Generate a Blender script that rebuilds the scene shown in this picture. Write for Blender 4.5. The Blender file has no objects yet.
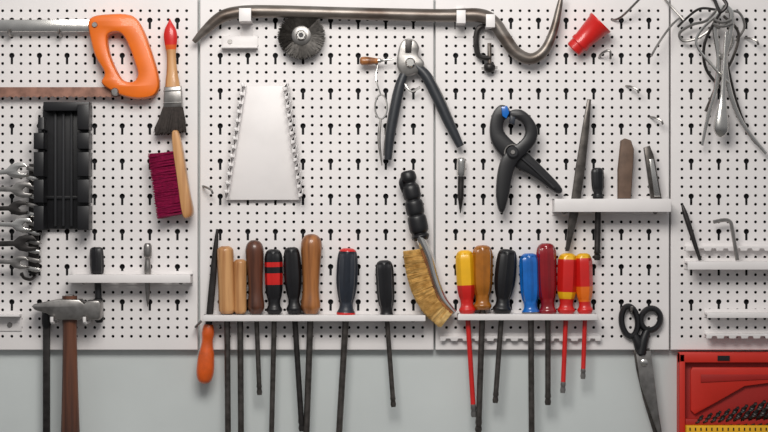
import bpy, bmesh, math, random
from mathutils import Vector, Matrix
from mathutils.geometry import tessellate_polygon
random.seed(4)
S=0.0017; ZC=1.5
def W(p): return Vector(((p[0]-384)*S, -p[2]*S, ZC+(216-p[1])*S))
# ---------------------------------------------------------------- materials
def lin(c): return tuple((v/12.92 if v<=0.04045 else ((v+0.055)/1.055)**2.4) for v in [x/255 for x in c])
def mat(name,rgb,rough=.5,metal=0,var=.15,scale=60,stretch=(1,1,1),rgb2=None,bump=.0,coat=0,trans=0):
    m=bpy.data.materials.new(name); m.use_nodes=True
    nt=m.node_tree; b=nt.nodes['Principled BSDF']
    c=lin(rgb); c2=lin(rgb2) if rgb2 else tuple(v*(1-var*2.2) for v in c)
    tc=nt.nodes.new('ShaderNodeTexCoord'); mp=nt.nodes.new('ShaderNodeMapping'); mp.inputs['Scale'].default_value=stretch
    no=nt.nodes.new('ShaderNodeTexNoise'); no.inputs['Scale'].default_value=scale; no.inputs['Detail'].default_value=5
    cr=nt.nodes.new('ShaderNodeValToRGB'); cr.color_ramp.elements[0].position=.3; cr.color_ramp.elements[1].position=.62
    cr.color_ramp.elements[0].color=(*[max(0,v) for v in c2],1); cr.color_ramp.elements[1].color=(*c,1)
    L=nt.links.new
    L(tc.outputs['Object'],mp.inputs[0]); L(mp.outputs[0],no.inputs['Vector']); L(no.outputs['Fac'],cr.inputs[0]); L(cr.outputs[0],b.inputs['Base Color'])
    b.inputs['Roughness'].default_value=rough; b.inputs['Metallic'].default_value=metal
    b.inputs['Coat Weight'].default_value=coat; b.inputs['Transmission Weight'].default_value=trans
    if bump:
        bp=nt.nodes.new('ShaderNodeBump'); bp.inputs['Strength'].default_value=bump; bp.inputs['Distance'].default_value=.001
        L(no.outputs['Fac'],bp.inputs['Height']); L(bp.outputs[0],b.inputs['Normal'])
    return m
M={}
M['panel']=mat('white_enamel',(232,228,227),.5,0,.03,7)
M['hole']=mat('hole_shade_and_marks',(24,25,28),.9,0,.1)  # near-black colour for shade inside holes, also used for tick marks
M['wall']=mat('painted_plaster',(206,212,211),.7,0,.04,5,bump=.1)
M['floor']=mat('concrete',(140,138,134),.8,0,.1,6)
M['white']=mat('white_steel',(228,224,223),.4,0,.03,20)
M['steel']=mat('brushed_steel',(158,155,152),.34,.9,.15,80)
M['chrome']=mat('chrome',(214,212,208),.2,.95,.06,60)
M['dsteel']=mat('dark_steel',(66,63,62),.4,.7,.2,80)
M['shaft']=mat('shaft_steel',(100,95,91),.36,.8,.22,90)
M['rust']=mat('aged_steel',(134,127,121),.4,.75,.2,45,stretch=(.35,1,1),rgb2=(88,76,68),bump=.2)
M['blade']=mat('saw_blade',(160,118,102),.48,.4,.15,60,rgb2=(118,86,74))
M['black']=mat('black_plastic',(24,24,27),.4,0,.1,60)
M['blackrub']=mat('black_rubber',(30,31,35),.6,0,.1,60)
M['navy']=mat('slate_plastic',(38,44,54),.42,0,.1,60)
M['grip']=mat('charcoal_plastic',(46,49,54),.42,0,.1,60)
M['orange']=mat('orange_plastic',(236,114,24),.42,0,.06,25,coat=.15)
M['orangew']=mat('orange_lacquer',(220,92,24),.3,0,.12,60,coat=.4)
M['red']=mat('red_plastic',(206,30,26),.35,0,.06,40,coat=.3)
M['dred']=mat('ruby_acetate',(140,14,26),.2,0,.1,40,coat=.6)
M['yellow']=mat('yellow_plastic',(238,180,24),.35,0,.06,40,coat=.3)
M['amber']=mat('amber_acetate',(168,102,26),.22,0,.15,50,coat=.6)
M['blue']=mat('blue_acetate',(20,104,190),.25,0,.1,50,coat=.5)
M['wood']=mat('beech_wood',(204,154,102),.38,0,.1,90,(1,1,.07),rgb2=(150,96,52),bump=.1,coat=.35)
M['woodm']=mat('oak_wood',(170,110,60),.36,0,.1,90,(1,1,.07),rgb2=(94,52,26),bump=.1,coat=.35)
M['woodd']=mat('walnut_wood',(98,56,38),.36,0,.1,90,(1,1,.07),rgb2=(46,24,16),bump=.1,coat=.35)
M['woodh']=mat('hammer_wood',(104,62,42),.42,0,.1,90,(1,1,.05),rgb2=(46,26,20),bump=.1,coat=.2)
M['magenta']=mat('magenta_bristle',(162,22,82),.6,0,.15,200)
M['bbrist']=mat('dark_bristle',(58,50,46),.7,0,.2,200)
M['gbrist']=mat('steel_bristle',(84,80,76),.45,.4,.2,200)
M['brass']=mat('brass_bristle',(232,198,130),.5,.1,.12,120,rgb2=(194,152,84))
M['stone']=mat('brown_stone',(112,90,76),.7,0,.15,60)
M['caser']=mat('case_red',(204,42,26),.5,0,.06,12)
M['casedr']=mat('case_inner_red',(166,28,20),.55,0,.06,12)
# ---------------------------------------------------------------- mesh toolkit
def cr(pts,n=6,closed=False):
    P=[Vector(p) for p in pts]; N=len(P); out=[]
    rng=range(N if closed else N-1)
    for i in rng:
        if closed: a,b,c,d=P[(i-1)%N],P[i],P[(i+1)%N],P[(i+2)%N]
        else: a,b,c,d=P[max(i-1,0)],P[i],P[i+1],P[min(i+2,N-1)]
        for k in range(n):
            t=k/n
            out.append(.5*((2*b)+(c-a)*t+(2*a-5*b+4*c-d)*t*t+(3*b-a-3*c+d)*t**3))
    if not closed: out.append(P[-1])
    return out
ALL=[]
class T:
    def __init__(s,name): s.n=name; s.v=[]; s.f=[]; s.m=[]; s.mats=[]
    def mi(s,k):
        if k not in s.mats: s.mats.append(k)
        return s.mats.index(k)
    def add(s,v,f,k):
        o=len(s.v); s.v+= [tuple(x) for x in v]; s.f+=[tuple(i+o for i in q) for q in f]
        if isinstance(k,list): s.m+=[s.mi(x) for x in k]
        else: s.m+=[s.mi(k)]*len(f)
    def rings(s,R,ks,caps=True):
        n=len(R[0]); v=[p for r in R for p in r]; f=[];mm=[]
        for i in range(len(R)-1):
            for j in range(n):
                f.append((i*n+j,i*n+(j+1)%n,(i+1)*n+(j+1)%n,(i+1)*n+j)); mm.append(ks[i] if isinstance(ks,list) else ks)
        if caps:
            f.append(tuple(range(n))[::-1]); mm.append(ks[0] if isinstance(ks,list) else ks)
            f.append(tuple((len(R)-1)*n+j for j in range(n))); mm.append(ks[-1] if isinstance(ks,list) else ks)
        s.add(v,f,mm)
    def lathe(s,p0,p1,prof,k,seg=20,flutes=0,fd=0,fr=(0,1),squash=1,smooth=True,twist=0,cols=None):
        p0=Vector(p0);p1=Vector(p1);a=(p1-p0);L=a.length;a.normalize()
        D=Vector((0,0,1)); u=a.cross(D)
        if u.length<.2: u=Vector((1,0,0)); u=(u-a*u.dot(a))
        u.normalize(); w=u.cross(a).normalized()
        pr=[(t,r) for t,r in prof]
        if smooth:
            q=cr([(t,r,0) for t,r in pr],4); pr=[(p.x,max(p.y,.01)) for p in q]
        R=[];ks=[]
        if flutes: seg=flutes*4
        for t,r in pr:
            ring=[]
            for j in range(seg):
                an=2*math.pi*j/seg
                rr=r
                if flutes and fr[0]<t<fr[1]: rr=r*(1-fd*(.5-.5*math.cos(flutes*an)))
                an2=an+twist*t
                ring.append(p0+a*(L*t)+u*(rr*math.cos(an2))+w*(rr*squash*math.sin(an2)))
            R.append(ring)
            kk=k
            if cols:
                for tt,c in cols:
                    if t>=tt-1e-4: kk=c
            ks.append(kk)
        s.rings(R,ks)
    def tube(s,pts,r,k,seg=10,squash=1,n=6,closed=False):
        if isinstance(r,(int,float)): r=[r]*len(pts)
        P=cr(pts,n,closed) if n>1 else [Vector(p) for p in pts]
        rr=[v.x for v in cr([(x,0,0) for x in r],n,closed)] if n>1 else r
        R=[];N=len(P);D=Vector((0,0,1));pu=None
        for i,p in enumerate(P):
            if closed: t=P[(i+1)%N]-P[(i-1)%N]
            else: t=P[min(i+1,N-1)]-P[max(i-1,0)]
            t.normalize()
            u=t.cross(D)
            if u.length<.25: u=(pu or Vector((1,0,0))); u=u-t*u.dot(t)
            u.normalize()
            if pu and u.dot(pu)<0 and not closed: u=-u
            pu=u.copy(); w=u.cross(t).normalized()
            q=max(rr[i],.05)
            R.append([p+u*(q*math.cos(2*math.pi*j/seg))+w*(q*squash*math.sin(2*math.pi*j/seg)) for j in range(seg)])
        if closed: R.append(R[0]); s.rings(R,k,False)
        else: s.rings(R,k,True)
    def plate(s,outer,d0,d1,k,bevel=1,holes=(),smooth=False,plane='xy',ns=4,sidek=None):
        loops=[]
        for h in [outer]+list(holes):
            q=[Vector((a[0],a[1],0)) for a in h]
            if smooth: q=cr(q,ns,True)
            loops.append(q)
        def inset(L,b,hole):
            N=len(L); A=sum(L[i].x*L[(i+1)%N].y-L[(i+1)%N].x*L[i].y for i in range(N))
            sg=1 if A>0 else -1
            if hole: sg=-sg
            out=[]
            for i in range(N):
                e1=(L[i]-L[i-1]);e2=(L[(i+1)%N]-L[i])
                if e1.length<1e-6:e1=e2
                if e2.length<1e-6:e2=e1
                n1=Vector((-e1.y,e1.x,0)).normalized();n2=Vector((-e2.y,e2.x,0)).normalized()
                m=n1+n2
                if m.length<.3: m=n1
                else: m=m/max(m.length_squared/2,.5)
                out.append(L[i]+m*b*sg)
            return out
        def P3(v,d): return (v.x,v.y,d) if plane=='xy' else (v.x,d,v.y)
        b=min(bevel,abs(d1-d0)/2.01)
        lev=[(b,d0),(.3*b,d0+.3*b),(0,d0+b),(0,d1-b),(.3*b,d1-.3*b),(b,d1)] if b>0 else [(0,d0),(0,d1)]
        caps0=[];caps1=[]
        for li,L in enumerate(loops):
            R=[[P3(v,d) for v in (inset(L,ib,li>0) if ib else L)] for ib,d in lev]
            s.rings(R,sidek or k,False)
            caps0.append(R[0]);caps1.append(R[-1])
        tri=tessellate_polygon([[Vector((q[0],q[1] if plane=='xy' else q[2],0)) for q in c] for c in caps1])
        for C in (caps0,caps1):
            s.add([p for c in C for p in c],[tuple(t) for t in tri],k)
    def box(s,x0,x1,y0,y1,d0,d1,k,bevel=.5):
        s.plate([(x0,y0),(x1,y0),(x1,y1),(x0,y1)],d0,d1,k,bevel)
    def hair(s,segs,r,k):
        v=[];f=[]
        for a,b in segs:
            a=Vector(a);b=Vector(b);t=(b-a).normalized();u=t.orthogonal().normalized();w=t.cross(u);o=len(v)
            for p,q in((a,r),(b,r*.6)):
                for j in range(3): v.append(p+u*q*math.cos(j*2.1)+w*q*math.sin(j*2.1))
            for j in range(3): f.append((o+j,o+(j+1)%3,o+3+(j+1)%3,o+3+j))
            f.append((o+3,o+4,o+5))
        s.add(v,f,k)
    def done(s,ang=38):
        pts=[W(p) for p in s.v]
        c=Vector([(min(p[i] for p in pts)+max(p[i] for p in pts))/2 for i in range(3)])
        me=bpy.data.meshes.new(s.n); me.from_pydata([p-c for p in pts],[],s.f)
        for k in s.mats: me.materials.append(M[k])
        for i,p in enumerate(me.polygons): p.material_index=s.m[i]; p.use_smooth=True
        bm=bmesh.new();bm.from_mesh(me);bmesh.ops.remove_doubles(bm,verts=bm.verts,dist=1e-6);bmesh.ops.recalc_face_normals(bm,faces=bm.faces);bm.to_mesh(me);bm.free()
        me.set_sharp_from_angle(angle=math.radians(ang))
        o=bpy.data.objects.new(s.n,me);o.location=c;bpy.context.collection.objects.link(o);ALL.append(o);return o
# ---------------------------------------------------------------- room
def room():
    t=T('wall_back'); t.box(-700,1400,-500,216+ZC/S,-30,-9,'wall',0); t.done()
    t=T('floor'); y=216+ZC/S; t.box(-700,1400,y,y+30,-30,2600,'floor',0); t.done()
room()
# ---------------------------------------------------------------- pegboard with real holes
def panel_mesh():
    v=[];f=[];PX,PY=9.2,8.8; nc,nr=24,38; Wd,Hd=233.6,353
    x0=(Wd-nc*PX)/2;y0=(Hd-nr*PY)/2
    def cell(cx0,cy0,w,h,key):
        if key: ox,oy=cx0+w/2,cy0+h*.40
        else: ox,oy=cx0+w/2,cy0+h/2
        an=[2*math.pi*i/(20 if key else 10)+.05 for i in range(20 if key else 10)]
        for X in (cx0,cx0+w):
            for Y in (cy0,cy0+h): an.append(math.atan2(Y-oy,X-ox)%(2*math.pi))
        if key:
            for X,Y in((1.25,7),(-1.25,7),(1.25,1.2),(-1.25,1.2)): an.append(math.atan2(Y,X)%(2*math.pi))
        an=sorted(set(round(a,5) for a in an)); n=len(an); o=len(v)
        for ring in range(3):
            for a in an:
                c,s_=math.cos(a),math.sin(a)
                rr=min(((w-(ox-cx0)) if c>0 else (ox-cx0))/max(abs(c),1e-6), ((cy0+h-oy) if s_>0 else (oy-cy0))/max(abs(s_),1e-6))
                if key:
                    e=1.9;R=2.75
                    rc=-e*s_+math.sqrt(max(R*R-e*e*c*c,0))
                    rs=min(1.25/max(abs(c),1e-6),(7 if s_>0 else .6)/max(abs(s_),1e-6))
                    rh=max(rc,rs)
                else: rh=1.5
                r=rr if ring==0 else rh
                v.append((ox+c*r,oy+s_*r,0 if ring<2 else -1.2))
        for q in range(2):
            for j in range(n): f.append((o+q*n+j,o+q*n+(j+1)%n,o+(q+1)*n+(j+1)%n,o+(q+1)*n+j))
    for c in range(nc):
        r=0
        while r<nr:
            if c%3==1 and r%4==1 and r+1<nr: cell(x0+c*PX,y0+r*PY,PX,2*PY,True); r+=2
            else: cell(x0+c*PX,y0+r*PY,PX,PY,False); r+=1
    def ring(a,b):
        o=len(v); v.extend(a+b)
        for j in range(4): f.append((o+j,o+(j+1)%4,o+4+(j+1)%4,o+4+j))
    def rc(i,d): return [(i,i,d),(Wd-i,i,d),(Wd-i,Hd-i,d),(i,Hd-i,d)]
    a=[(x0,y0,0),(Wd-x0,y0,0),(Wd-x0,Hd-y0,0),(x0,Hd-y0,0)]
    ring(a,rc(.8,0)); ring(rc(.8,0),rc(.2,-.3)); ring(rc(.2,-.3),rc(0,-.9)); ring(rc(0,-.9),rc(0,-8.9))
    nf=len(f); o=len(v); v.extend(rc(1,-4)); f.append((o,o+1,o+2,o+3))  # dark backing sheet, paints the shade seen through the holes
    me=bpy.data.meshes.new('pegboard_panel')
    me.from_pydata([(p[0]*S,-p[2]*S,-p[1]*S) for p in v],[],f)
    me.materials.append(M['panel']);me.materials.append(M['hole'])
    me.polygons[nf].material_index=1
    bm=bmesh.new();bm.from_mesh(me)
    for fc in bm.faces:
        fc.normal_update()
        if fc.index!=nf and abs(fc.normal.y)>.9 and fc.normal.y>0: fc.normal_flip()
    bm.to_mesh(me);bm.free()
    return me
pm=panel_mesh()
for x in (-36,200,435.5,671,906.5,-271.5):
    o=bpy.data.objects.new('pegboard_panel',pm); o.location=W((x,-3,0)); bpy.context.collection.objects.link(o)
# ---------------------------------------------------------------- trays
def circ(x,y,r,n=12,ry=None): return [(x+r*math.cos(2*math.pi*i/n),y+(ry or r)*math.sin(2*math.pi*i/n)) for i in range(n)]
def tray(x0,x1,y,holes,lip=7,dep=20,hd=10,hr=4.5,name='tool_rack'):
    t=T(name)
    t.plate([(x0,0),(x1,0),(x1,dep),(x0,dep)],y,y+1.5,'white',.3,holes=[circ(h,hd,hr) for h in holes],plane='xd')
    t.box(x0,x1,y,y+lip,dep,dep+1.5,'white',.5)
    t.box(x0,x1,y-3,y+lip+3,0.1,1.3,'white',.4)
    for xx in (x0+.7,x1-.7):
        t.box(xx-.7,xx+.7,y,y+lip,1,dep,'white',.2)
    for xx in (x0+12,x1-12):
        t.lathe((xx,y+lip,1.2),(xx,y+lip,2.6),[(0,2.4),(.6,2.2),(1,1)],'steel',12,smooth=False)
    return t.done()
# ---------------------------------------------------------------- screwdrivers
PR={'wood':[(0,.3),(.03,.7),(.1,.98),(.22,1),(.45,.86),(.7,.8),(.86,.92),(.93,.9),(1,.6)],
'plast':[(0,.4),(.03,.75),(.1,.95),(.2,1),(.55,.97),(.7,.86),(.8,.68),(.88,.7),(.94,.9),(1,.7)],
'grip':[(0,.4),(.03,.75),(.12,.92),(.3,1),(.5,.98),(.68,.8),(.78,.62),(.86,.68),(.93,.9),(1,.66)],
'cyl':[(0,.5),(.03,.85),(.08,1),(.3,1),(.7,1),(.92,1),(.97,.9),(1,.7)]}
def driver(top,neck,tip,R,prof,k,cols=None,flutes=0,fd=.12,sk='shaft',sr=2.4,d=10,name='screwdriver',ferr=None,tipk=None):
    t=T(name)
    t0=(*top,d);n0=(*neck,d);p0=(*tip,d)
    t.lathe(t0,n0,[(a,b*R) for a,b in PR[prof]],k,24,flutes,fd,(.06,.78),cols=cols)
    if ferr: t.lathe(Vector(n0)-(Vector(n0)-Vector(t0))*.1,Vector(n0)+(Vector(p0)-Vector(n0))*.03,[(0,R*.8),(.3,R*.8),(.8,R*.5),(1,sr)],ferr,16,smooth=False)
    t.lathe(n0,p0,[(0,sr),(.5,sr),(.93,sr),(.97,sr*1.15),(1,sr*.9)],sk,12,cols=[(0,sk),(.93,tipk or sk)],smooth=False)
    a=(Vector(p0)-Vector(n0)).normalized()
    t.lathe(p0,Vector(p0)+a*6,[(0,sr*.95),(.5,sr*1.15),(1,sr*.9)],tipk or sk,12,squash=.35,smooth=False)
    return t.done()
tray(205,425,314,[228,242,257,275,295,311,346,387],lip=6)
driver((226,246),(228,313),(229,455),8.2,'cyl','wood',sr=3)
driver((241,259),(241,313),(242,455),6.4,'cyl','wood',sr=3)
driver((255,240),(257,313),(260,388),9,'wood','woodd',sr=2.4,ferr='steel')
driver((274,249),(275,313),(272,440),9,'plast','red',[(0,'black'),(.16,'red'),(.26,'black'),(.34,'red'),(.5,'black')],8,.12,sr=2.6)
driver((292,247),(295,313),(302,424),8.8,'grip','black',None,8,.12,sr=2.8,sk='dsteel')
driver((312,234),(311,313),(306,455),10.4,'wood','woodm',sr=3.2,ferr='steel')
driver((348,248),(346,318),(338,455),10.6,'grip','navy',[(0,'red'),(.04,'navy'),(.9,'red'),(.94,'navy')],8,.16,sr=3.2)
driver((384,260),(387,320),(393,400),9,'plast','black',None,8,.14,sr=2.4)
tray(457,595,313,[467,482,501,530,547,565,584],lip=6)
driver((464,250),(467,313),(473,410),9.4,'plast','yellow',[(0,'yellow'),(.5,'red')],6,.12,sk='red',sr=2.5,tipk='steel')
driver((482,245),(482,309),(478,425),10.2,'plast','amber',None,8,.14,sr=3)
driver((507,249),(501,313),(495,396),10.6,'grip','black',None,8,.15,sr=2.6)
driver((528,253),(530,315),(531,455),10,'plast','blue',[(0,'blue'),(.93,'steel')],8,.16,sr=3)
driver((545,243),(547,315),(547,398),10,'plast','dred',None,8,.16,sr=2.8)
driver((567,253),(565,313),(562,386),10,'plast','red',[(0,'yellow'),(.1,'red'),(.62,'yellow'),(.74,'red')],6,.12,sk='red',sr=2.4,tipk='steel')
driver((582,253),(584,313),(582,372),8.8,'plast','red',[(0,'yellow'),(.07,'red'),(.55,'orange'),(.8,'red')],6,.12,sk='red',sr=2.3,tipk='steel')
def slotstrip(x0,x1,y,dep=12):
    t=T('file_rack_or_shadow_rail')
    t.plate([(x0,0),(x1,0),(x1,dep),(x0,dep)],y,y+1.4,'white',.3,plane='xd')
    o=[(x0,y),(x1,y)];x=x1
    while x>x0+12:
        o+=[(x,y+4.6),(x-5,y+4.6),(x-6,y+2.2),(x-10,y+2.2),(x-11,y+4.6)];x-=12
    o+=[(x,y+4.6),(x0,y+4.6)]
    t.plate(o,dep,dep+1.3,'white',.3)
    t.box(x0,x1,y-3,y+4,.1,1.2,'white',.3)
    return t.done()
slotstrip(440,600,336,4.5)  # added rail, shaped after the faint shadow line of the rack lip
t=T('round_file')
t.lathe((218,229,8),(209,330,8),[(0,1.2),(.3,3),(.9,3.4),(1,2)],'dsteel',10,squash=.6)
t.lathe((209.5,324,8),(205,383,8),[(0,4.5),(.06,5.5),(.16,6.2),(.3,5.6),(.55,8.2),(.8,8.8),(.95,6.5),(1,2)],'orangew',20)
t.done()
t=T('tool_clip');t.tube([(197,326,0),(197,326,13),(203,320,15)],1.2,'steel',6);t.tube([(220,326,0),(220,326,13)],1.2,'steel',6);t.done()
# ---------------------------------------------------------------- hacksaw
t=T('hacksaw')
t.box(-60,96,21,33,8,14,'chrome',1.5)
t.box(-60,-52,22,96,8,14,'chrome',1.5)
t.plate([(-52,88),(122,88),(122,97)]+[(122-i*3-1.5,97.0+(1.2 if i%2 else 0)) for i in range(58)]+[(-52,97)],10.3,11.7,'blade',0)
t.plate([(91,24),(97,18),(112,16),(128,16),(138,20),(146,33),(153,52),(159,72),(161,87),(156,97),(143,100),(128,98),(114,92),(104,84),(107,74),(98,58),(93,40)],3,20,'orange',4,
  holes=[[(110,38),(119,34),(126,38),(132,50),(137,64),(140,76),(135,83),(125,81),(118,70),(112,55)]],smooth=True)
t.lathe((118,93,11),(118,93,23),[(0,4),(.8,4),(1,3)],'steel',12,smooth=False)
t.lathe((98,27,20),(98,27,22),[(0,3),(1,2.4)],'steel',12,smooth=False)
t.done()
t=T('peg_hook')
for x in (12,62): t.tube([(x,36,0),(x,36,16),(x,31,18)],1.3,'steel',6,n=3)
t.done()
# ---------------------------------------------------------------- paintbrush
t=T('paintbrush')
t.lathe((171,20,10),(174,92,10),[(0,.4),(.05,2),(.14,5.5),(.24,6.8),(.36,6),(.5,4.6),(.7,5.2),(.88,7),(1,7.8)],'woodm',20,squash=.6,cols=[(0,'red'),(.36,'orangew'),(.42,'wood')])
t.plate([(166,88),(182.5,87),(184,108),(165,109)],5,16,'steel',2)
for y in (92,104): t.tube([(165.4,y,16),(174,y-.3,16.6),(183,y-.6,16)],.7,'chrome',6)
hs=[]
for i in range(900):
    a=random.random();z=random.uniform(6,15);hs.append(((165.5+18*a,107.5,z),(156+31*a+random.uniform(-1,1),random.uniform(127,135)-3*(a-.5),z+random.uniform(-3,3))))
t.hair(hs,.55,'bbrist');t.done()
# hand brush
t=T('hand_brush')
t.plate([(174,134),(178,131),(181,134),(185,152),(191,190),(195,212),(190,218),(184,214),(179,180),(175,152)],6,22,'wood',3,smooth=True)
hs=[]
for r in range(22):
    for c in range(5):
        u=(r+.5)/22; bx=177.5+9*u; by=151+63*u
        for k in range(16):
            z=7+c*3+random.uniform(-1,1); hs.append(((bx,by+random.uniform(-1,1),z),(152+9*u+random.uniform(-1.5,1.5),by+4+random.uniform(-2,2),z+(c-2)*1.5+random.uniform(-1,1))))
t.hair(hs,.6,'magenta');t.done()
# ---------------------------------------------------------------- mitre box
t=T('mitre_box')
t.box(44,91,106,229,1,7,'black',1)
for xa,xb in ((39,49),(82,93.5)):
    off=3 if xa<50 else 0
    for ya,yb in ((106+off*8,131),(134,150),(153,177),(180,203),(206,230)):
        t.box(xa+ (0 if ya>130 else off*2),xb,ya,yb,6,28,'black',1)
    t.box(xa+2,xb-2,118,228,6,16,'black',.6)
t.box(39,93,196,199,6,10,'black',.5)
for x in (56,64,72): t.box(x,x+2.5,112,226,6,11,'blackrub',.5)
t.box(47,92.5,103,112,3,20,'black',1)
t.box(39,46,222,230,3,20,'black',1)
t.done()
# ---------------------------------------------------------------- wrenches on the left
def wrench(y,x1,r,k,tilt=0,d=10):
    t=T('open_end_wrench')
    def rot(p): 
        c,s_=math.cos(tilt),math.sin(tilt);X=p[0]-x1;Y=p[1]-y
        return (x1+X*c-Y*s_,y+X*s_+Y*c)
    n=r*.34
    head=[(x1-r*1.6,y-n),(x1-r*.9,y-r*.9),(x1,y-r*1.1),(x1+r*.9,y-r*.95),(x1+r*1.35,y-r*.4),(x1+r*.3,y-r*.38),(x1-r*.15,y),(x1+r*.3,y+r*.42),(x1+r*1.3,y+r*.5),(x1+r*.9,y+r*.95),(x1,y+r*1.1),(x1-r*.9,y+r*.9),(x1-r*1.6,y+n)]
    body=[(-55,y+n),(-55,y-n)]
    t.plate([rot(p) for p in head+body],d,d+3.6,k,1)
    return t.done()
for y,x1,r,k,tl,d in ((171,22,7.4,'chrome',-.1,16),(190,27,7.4,'steel',.03,16),(208,23,6.8,'dsteel',-.03,16),(225,27,7,'chrome',.04,16),(243,30,7.8,'dsteel',-.02,16),(262,24,6.2,'steel',.04,16)):
    wrench(y,x1,r,k,tl,d)
t=T('wrench_holder')
t.plate([(30,164),(38,164),(40,272),(34,276),(29,272)],2,5,'dsteel',.6)
for i in range(12):
    y=166+i*9
    t.plate([(29,y),(42,y+3),(43,y+6),(38,y+7),(29,y+4)],5,14.5,'chrome' if i%2 else 'steel',.8)
t.tube([(36,276,4),(33,279,12),(28,277,20),(26,272,22)],1.6,'dsteel',8)
t.done()
# ---------------------------------------------------------------- left tray
tray(72,193,274,[98,149,118,135,170,183],lip=8,dep=22,hr=3.6)
t=T('nut_driver')
t.lathe((98,247,10),(99,274,10),[(0,4),(.1,6.5),(.5,7),(.9,6.5),(1,5)],'black',24,flutes=8,fd=.15)
t.lathe((99,273,10),(101,322,10),[(0,3.4),(.5,3.4),(.52,4.6),(.95,4.4),(1,3)],'black',12,smooth=False);t.done()
t=T('centre_punch')
t.lathe((149,243,10),(149,306,10),[(0,2.5),(.05,4),(.2,4),(.25,2.6),(.4,3.6),(.55,2.8),(.8,2.2),(1,.4)],'steel',16);t.done()
t=T('hammer')
t.plate([(37,305),(39,303),(48,301),(62,298),(84,298),(89,302),(92,299),(103,299),(105,301),(105,316),(103,318.5),(92,318.5),(89,315),(84,318.5),(62,318.5),(52,312),(40,308.5)],9,29,'steel',2.2)
t.lathe((73,295,19),(74,475,19),[(0,7.5),(.12,7.5),(.2,7),(.5,8),(.8,9.6),(.95,10),(1,8)],'woodh',20,squash=.8)
t.plate([(69,294),(77,294),(76,297),(70,297)],14,24,'steel',.5)
t.done()
t=T('hammer_bracket')
for x in (58,90): t.tube([(x,321,0),(x,321,30),(x,315,33)],1.7,'white',8,n=3)
t.box(54,94,317,326,.1,1.4,'white',.4);t.done()
t=T('flat_file')
t.box(44,51,324,460,3,7,'dsteel',1)
t.lathe((47.5,308,5),(47.5,328,5),[(0,3),(.15,4.5),(.7,4.8),(1,3.6)],'black',14,squash=.7);t.done()
t=T('small_bracket')
t.box(-20,22,314,331,.1,1.5,'white',.6);t.box(-20,22,314,316,1,14,'white',.5);t.lathe((10,325,1),(10,325,3),[(0,3),(1,2)],'steel',12,smooth=False);t.done()
# ---------------------------------------------------------------- bent bar
t=T('bent_pry_bar')
t.tube([(195,43,12),(206,32,13),(222,19,14),(240,14,14),(270,13,14),(350,15,14),(440,17,14),(478,17,14),(493,24,14),(503,38,14),(515,54,14),(530,60,14),(543,52,14),(552,33,14),(558,8,14),(560,-4,14)],
 [2.4,4.5,6,6.4,6.3,6.2,6.4,7,6.6,6.4,6.2,5.6,5,4.2,3,1.5],'rust',16,n=8)
t.done()
def clip(x,y,w=10,h=30,dep=24):
    t=T('pipe_clip')
    t.box(x-w/2,x+w/2,y-4,y+h,.1,1.4,'white',.4)
    t.box(x-w/2,x+w/2,y+13,y+15,1,dep,'white',.5)
    t.box(x-w/2,x+w/2,y+2,y+15,dep,dep+1.6,'white',.5);return t.done()
clip(247,9,12);clip(460,11,9,26);clip(489,15,9,24)
t=T('small_bracket');t.box(222,258,36,49,.1,1.6,'white',.5);t.box(222,258,47,49,1,12,'white',.4);t.lathe((230,42,1.5),(230,42,3),[(0,2.5),(1,2)],'steel',12,smooth=False);t.done()
t=T('wire_wheel_brush')
hs=[]
for i in range(2600):
    a=random.random()*6.283;z=random.uniform(6,17);r=random.uniform(18.5,24);b=a+random.uniform(-.16,.16)
    hs.append(((302+8*math.cos(a),37+8*math.sin(a),11+(z-11)*.5),(302+r*math.cos(b),37+r*math.sin(b),z)))
t.hair(hs,.42,'gbrist')
t.lathe((302,37,5),(302,37,17),[(0,6),(.1,9),(.5,10),(.85,9.5),(.9,8),(.93,5.5),(1,5)],'steel',28,smooth=False)
t.lathe((302,37,16.8),(302,37,20),[(0,5),(.8,5),(1,4.3)],'chrome',6,smooth=False)
t.lathe((302,37,19.9),(302,37,20.4),[(0,2.4),(1,2.4)],'black',16,smooth=False)  # black disc paints the darkness of the open hub hole
t.done()
# ---------------------------------------------------------------- wrench rack
t=T('wrench_rack')
t.plate([(245,86),(286,86),(302,200),(227,200)],4,6,'white',.6)
t.box(236,246,192,200,0,5,'white');t.box(284,292,192,200,0,5,'white')
for side,(xa,xb) in enumerate(((245,227),(286,302))):
    sg=-1 if side==0 else 1
    N=13
    t.plate([(xa,86),(xa-2*sg,86),(xb-2*sg,200),(xb,200)],5,12,'white',.3)
    for i in range(N):
        u=(i+.1)/N; x=xa+(xb-xa)*u; y=86+114*u
        t.plate([(x-1.6,y+1),(x+1.6,y+1),(x+1.6+sg*1.6,y-2.5),(x+sg*2.6,y-2),(x+sg*1.8,y+4),(x-1.6,y+5.5)],5,20,'white',.5)
t.done()
# ---------------------------------------------------------------- nippers
t=T('pincer_pliers')
t.plate([(398,53),(401,44),(407,40),(415,42),(419,49),(418,56),(424,64),(420,72),(412,76),(403,77),(397,67)],7,15,'steel',2,smooth=True)
t.plate([(405,41),(412,42),(411,54),(405,54)],15,17,'dsteel',.5)
t.lathe((410,64,15),(410,64,19),[(0,5),(.6,5),(1,3.6)],'chrome',18,smooth=False)
t.tube([(406,70,11),(400,86,11),(395,108,11),(390,136,11),(388,160,11)],[3.6,5,5.4,5,3.6],'grip',14)
t.tube([(404,68,11),(397,86,12),(391,108,12),(386,138,12),(384,156,12)],[1,1.5,1.5,1.4,1],'steel',8)
t.tube([(415,66,11),(426,77,11),(437,98,11),(448,122,11),(460,147,11)],[4,5.4,5.6,5.2,3.8],'grip',14)
t.tube([(420,64,12),(431,78,13),(442,98,13),(452,120,13)],[.8,1.3,1.3,.8],'steel',8)
t.tube([(404,84,12),(411,92,13),(420,88,12)],1.1,'chrome',6)
t.done()
t=T('awl')
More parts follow.
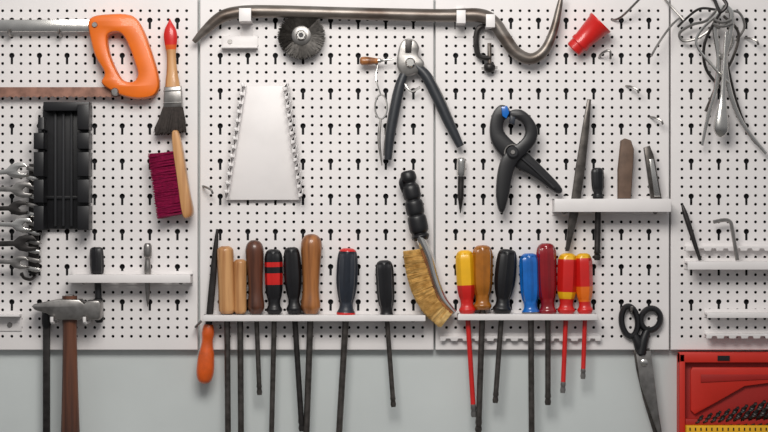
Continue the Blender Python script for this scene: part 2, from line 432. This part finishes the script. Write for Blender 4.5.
t.lathe((360,62,12),(378,62,12),[(0,2.5),(.1,4),(.4,4.3),(.8,3.2),(1,2.6)],'woodm',14)
t.lathe((377,62,12),(396,60,12),[(0,2.4),(.2,2.2),(.3,1.3),(1,.5)],'chrome',10);t.done()
t=T('split_ring')
t.tube([(381+6*math.cos(a*math.pi/5),108+12*math.sin(a*math.pi/5),18) for a in range(10)],.9,'chrome',6,n=4,closed=True)
t.tube([(378,66,14),(376,80,18),(381,97,18)],.8,'chrome',6)
t.tube([(381,119,18),(379,140,18),(382,166,18)],[1,1.6,.6],'steel',6);t.done()
# ---------------------------------------------------------------- wire brush
t=T('wire_brush')
t.lathe((407,171,12),(421,240,12),[(0,4),(.03,7),(.12,8),(.18,6),(.24,8.6),(.38,8.8),(.42,7.2),(.46,9),(.6,9),(.64,7.6),(.68,9.4),(.86,9.4),(.9,6.8),(.94,9),(1,7)],'black',20)
t.tube([(404,176,12),(401,183,14),(404,192,12)],2.4,'black',8)
t.tube([(419,236,13),(428,256,13),(434,278,13),(442,298,13),(454,312,13)],[5,4.8,4.6,4.2,2.4],'chrome',12,squash=1.6)
sp=[(419,250),(426,268),(431,284),(438,300),(450,313)]
tp=[(404,252),(407,272),(413,292),(424,311),(439,325)]
sc=cr([(p[0],p[1],0) for p in sp],16);tc=cr([(p[0],p[1],0) for p in tp],16)
hs=[]
for i in range(len(sc)):
    for j in range(70):
        a=sc[i]+Vector((random.uniform(-1,1),random.uniform(-1,1),0));b=tc[i]+Vector((random.uniform(-1.2,1.2),random.uniform(-1.2,1.2),0));z=random.uniform(4,21)
        hs.append(((a.x,a.y,z),(b.x,b.y,z+random.uniform(-.8,.8))))
t.hair(hs,.42,'brass')
t.tube([(p[0]+1,p[1],13) for p in sp],2.4,'woodm',8,squash=3)
t.done()
t=T('fine_brush')
t.lathe((461,158,8),(460,213,8),[(0,3),(.06,4.4),(.3,4.2),(.34,3.2),(.7,3),(.8,2.2),(1,.4)],'steel',14,cols=[(0,'chrome'),(.33,'dsteel')]);t.done()
t=T('screw_clamp')
t.tube([(496,30,8),(484,27,8),(477,32,8),(476,46,8),(479,57,8),(490,59,8)],[2.6,3,3,3,2.8,2.6],'dsteel',8)
t.lathe((489,44,8),(489,66,8),[(0,2),(1,2)],'rust',12,flutes=4,fd=.2,twist=12,smooth=False)
t.lathe((489,64,8),(489,73,8),[(0,3),(.2,5.5),(.7,5.5),(1,3)],'dsteel',16);t.tube([(481,69,8),(497,68,8)],1.2,'steel',6,n=2);t.done()
t=T('plastic_nozzle')
t.lathe((572,51,11),(599,24,17),[(0,7.5),(.03,8.6),(.2,8.8),(.22,10.2),(.3,10.2),(.34,9.6),(.9,12.6),(.94,13.6),(1,13.6),(1,11.4),(.9,11),(.4,6),(.35,.2)],'red',28,smooth=False);t.done()
def wire(name,*paths,k='steel',r=.9):
    t=T(name)
    for p in paths: t.tube([(q[0],q[1],q[2] if len(q)>2 else 4) for q in p],r,k,6,n=5)
    return t.done()
wire('long_peg_hook',[(612,20,0),(620,18,10),(636,2,26)],[(599,58,0),(601,54,10),(608,52,14),(609,60,12)],r=1.2)
wire('long_peg_hook',[(682,16,0),(668,28,16),(655,46,20),(648,58,22)],[(664,-2,0),(668,6,10),(681,22,16)],r=1.1)
for x,y in ((631,90),(655,121),(750,42),(208,190)):
    wire('peg_hook',[(x-5,y-4,0),(x-2,y-3,8),(x+4,y,12),(x+6,y+4,12)],r=1.1)
# ---------------------------------------------------------------- spring clamp
t=T('spring_clamp')
t.plate([(489,128),(492,114),(499,106),(507,108),(509,116),(503,122),(503,132),(512,142),(524,151),(540,166),(559,186),(560,193),(553,192),(533,178),(514,167),(500,156),(491,143)],6,16,'black',2.5,smooth=True)
t.plate([(509,112),(520,111),(530,119),(536,131),(534,143),(526,153),(516,163),(511,176),(508,194),(503,211),(498,211),(495,197),(496,176),(500,160),(508,150),(519,142),(524,134),(522,125),(515,120),(509,120)],11,22,'black',2.5,smooth=True)
t.lathe((511,153,21),(511,153,25),[(0,6),(.7,6),(1,4.5)],'blackrub',20,smooth=False)
t.lathe((511,153,25),(511,153,26),[(0,2.6),(1,2)],'steel',16,smooth=False)
t.plate([(500,108),(506,107),(508,114),(505,120),(501,117)],15,20,'blue',1)
t.plate([(509,116),(514,118),(513,126),(508,124)],13,22,'navy',1)
for a in range(3): t.tube([(511+(7+a*.3)*math.cos(b*.7),153+(7+a*.3)*math.sin(b*.7),17+a*1.2) for b in range(9)],.8,'steel',6,n=3,closed=True)
t.tube([(507,160,13),(503,185,12),(500,207,12)],1.6,'blackrub',6);t.tube([(520,158,17),(535,171,17),(553,188,17)],1.6,'blackrub',6)
t.done()
# ---------------------------------------------------------------- right tray
tray(552,667,199,[578,597],lip=13,dep=24,hr=6)
t=T('half_round_file')
t.plate([(586,100),(590,100),(588,130),(584,168),(577,215),(568,251),(564,251),(568,215),(574,170),(581,128)],8,13,'shaft',1.6);t.done()
driver((596,168),(597,199),(596,254),6.4,'plast','black',None,8,.12,sk='dsteel',sr=3,d=10)
t=T('sharpening_stone')
t.plate([(619,141),(623,139),(629,141),(632,150),(629,199),(616,199),(616,170)],7,17,'stone',2.5);t.done()
t=T('wood_chisel')
t.plate([(642,148),(648,146),(652,156),(660,199),(649,199)],7,14,'shaft',1.6)
t.plate([(647,160),(651,159),(658,197),(652,197)],14,15.5,'chrome',.5);t.done()
# ---------------------------------------------------------------- scissors
t=T('scissors')
def loop(cx,cy,rx,ry,a,r,k):
    P=[]
    for i in range(14):
        b=2*math.pi*i/14;X=rx*math.cos(b);Y=ry*math.sin(b);P.append((cx+X*math.cos(a)-Y*math.sin(a),cy+X*math.sin(a)+Y*math.cos(a),4))
    t.tube(P,r,k,10,n=3,closed=True,squash=1.2)
loop(629,321,8,15,-.12,3,'black');loop(650,319,9.5,11,.35,3,'black')
t.tube([(634,334,4),(638,344,4),(642,354,3)],[3.5,5,5],'black',10);t.tube([(647,329,4),(643,340,4),(640,354,5)],[3.5,5,5],'black',10)
t.plate([(633,350),(649,348),(651,366),(656,398),(662,436),(660,440),(654,436),(643,400),(636,370)],1,3.6,'shaft',.8)
t.plate([(635,352),(650,350),(655,390),(661,438),(656,430),(640,385)],3.6,6,'steel',.8)
t.lathe((643,362,5.5),(643,362,8.5),[(0,3.6),(.7,3.6),(1,2.4)],'chrome',14,smooth=False)
t.done()
wire('peg_hook',[(630,311,0),(630,311,10),(630,306,13)],r=1.3)
# ---------------------------------------------------------------- tongs and wires on right
t=T('hanging_hook');t.tube([(712,-2,0),(712,2,14),(716,14,22),(722,8,24),(718,0,22)],1.8,'dsteel',8);t.done()
t=T('metal_tongs')
t.tube([(722,8,18),(716,14,18),(712,30,16),(716,60,15),(713,90,14),(706,116,13),(700,146,12)],[2,2.6,2.6,2.4,2.2,2,1.4],'chrome',8,squash=.5)
t.tube([(722,8,18),(728,16,18),(727,36,17),(722,60,16),(727,92,14),(740,124,12),(764,154,10)],[2,2.6,2.6,2.6,2.4,2.2,1.6],'chrome',8,squash=.5)
t.lathe((719,58,13),(719,58,20),[(0,3),(1,2.6)],'steel',12,smooth=False);t.done()
t=T('ladle_spoon')
t.lathe((722,34,22),(717,138,19),[(0,2),(.4,2.2),(.62,3),(.75,5.5),(.9,7.6),(.97,5.5),(1,2)],'chrome',16,squash=.6);t.done()
t=T('wire_whisk')
def w(p,r,k='steel'): t.tube(p,r,k,7,n=6)
w([(715,10,16),(704,22,14),(690,26,12),(678,34,10),(682,42,10),(698,38,12),(716,24,14)],1.5)
w([(715,12,16),(698,10,12),(684,20,10),(676,28,10)],1.3,'dsteel')
w([(717,14,18),(702,44,16),(704,70,12),(722,92,10)],1.6,'dsteel')
w([(718,14,18),(700,30,14),(694,46,14),(712,70,16),(726,84,16)],1.5,'chrome')
w([(720,18,18),(736,34,12),(730,60,12),(716,84,10),(704,112,8)],1.5,'shaft')
w([(722,14,18),(736,14,14),(742,28,12),(734,42,10)],1.3)
w([(714,30,18),(726,26,16),(730,44,14),(720,58,14),(712,44,14)],1.5,'chrome')
w([(724,60,12),(734,100,10),(748,136,10),(762,150,8)],1.2,'dsteel')
t.tube([(710,22,22),(718,25,24),(727,22,22)],1.4,'steel',8);t.tube([(709,26,22),(718,29,24),(728,26,22)],1.4,'steel',8)
t.done()
# ---------------------------------------------------------------- right lower trays
def angle(x0,x1,y,h,dep,name='tool_rack'):
    t=T(name);t.box(x0,x1,y,y+1.8,1,dep,'white',.5);t.box(x0,x1,y,y+h,dep,dep+1.5,'white',.5);t.box(x0,x1,y-3,y+h,.1,1.3,'white',.4);t.done()
angle(684,840,261,8,20)
slotstrip(684,840,246,8)
angle(704,840,312,5,16)
slotstrip(704,840,333,12)
t=T('needle_file');t.lathe((681,205,8),(698,260,12),[(0,1.2),(.2,2.6),(.7,2.2),(1,1.6)],'dsteel',10);t.done()
t=T('hex_key')
t.tube([(711,222,12),(722,220,12),(728,222,12),(730,230,12),(735,260,12)],1.9,'steel',6,n=4);t.done()
# ---------------------------------------------------------------- drill bit case
t=T('drill_bit_case')
t.plate([(678,356),(681,352),(800,352),(803,356),(803,470),(678,470)],-9,-2,'caser',1)
def rim(x0,x1,y0,y1,d,k='caser'): t.box(x0,x1,y0,y1,-3,d,k,1.2)
rim(678,684,353,470,8);rim(797,803,353,470,8);rim(678,803,352,362,8)
t.box(684,797,362,470,-2,0,'casedr',.3)
t.plate([(692,367),(790,367),(790,380),(744,386),(716,402),(694,414),(690,410),(690,370)],0,4,'caser',1.2)
t.plate([(700,374),(784,374),(784,378),(700,382)],4,5,'casedr',.4)
t.plate([(716,355),(728,355),(728,360),(716,360)],8,9,'hole',.2)  # dark plate paints the shade of a hole in the tab
t.box(684,797,424,440,0,14,'yellow',1)
for i in range(20): t.box(687+i*5.4,688.2+i*5.4,426,429,14,14.4,'hole',0)
t.box(684,797,418,424,0,9,'casedr',.8)
for i in range(15):
    x=692+i*7.2; h=12+i*2.1; r=2.0+.13*i
    t.lathe((x,426,8),(x+h*.8,426-h,9),[(0,r),(.3,r)]+[(.3+.65*j/20,r) for j in range(1,21)]+[(1.0,.2)],'dsteel',flutes=2,fd=.5,twist=12,fr=(.28,1),smooth=False)
t.done()
# ---------------------------------------------------------------- lights, camera, world
w_=bpy.data.worlds.new('room_light');bpy.context.scene.world=w_;w_.use_nodes=True
nt=w_.node_tree;bg=nt.nodes['Background']
tc_=nt.nodes.new('ShaderNodeTexCoord');sx=nt.nodes.new('ShaderNodeSeparateXYZ');rp=nt.nodes.new('ShaderNodeValToRGB')
nt.links.new(tc_.outputs['Generated'],sx.inputs[0])
mr=nt.nodes.new('ShaderNodeMapRange');mr.inputs['From Min'].default_value=-1;nt.links.new(sx.outputs['Z'],mr.inputs[0]);nt.links.new(mr.outputs[0],rp.inputs[0]);nt.links.new(rp.outputs[0],bg.inputs['Color'])
e=rp.color_ramp.elements;e[0].position=.35;e[0].color=(.2,.2,.21,1);e[1].position=.75;e[1].color=(.95,.95,.96,1)
bg.inputs['Strength'].default_value=.5
def area(name,loc,tgt,size,power,col):
    l=bpy.data.lights.new(name,'AREA');l.shape='RECTANGLE';l.size=size[0];l.size_y=size[1];l.energy=power;l.color=col
    o=bpy.data.objects.new(name,l);o.location=loc;o.rotation_euler=(Vector(tgt)-Vector(loc)).to_track_quat('-Z','Y').to_euler();bpy.context.collection.objects.link(o)
area('ceiling_lamp',(-.1,-1.2,2.3),(0,0,1.45),(.8,.5),17.5,(1,.965,.92))
cd=bpy.data.cameras.new('camera');D=3.0;cd.sensor_width=36;cd.lens=36*D/(768*S)
co=bpy.data.objects.new('camera',cd);co.location=(0,-D,ZC);co.rotation_euler=(math.pi/2,0,0);bpy.context.collection.objects.link(co)
bpy.context.scene.camera=co
bpy.context.scene.view_settings.view_transform='Standard'
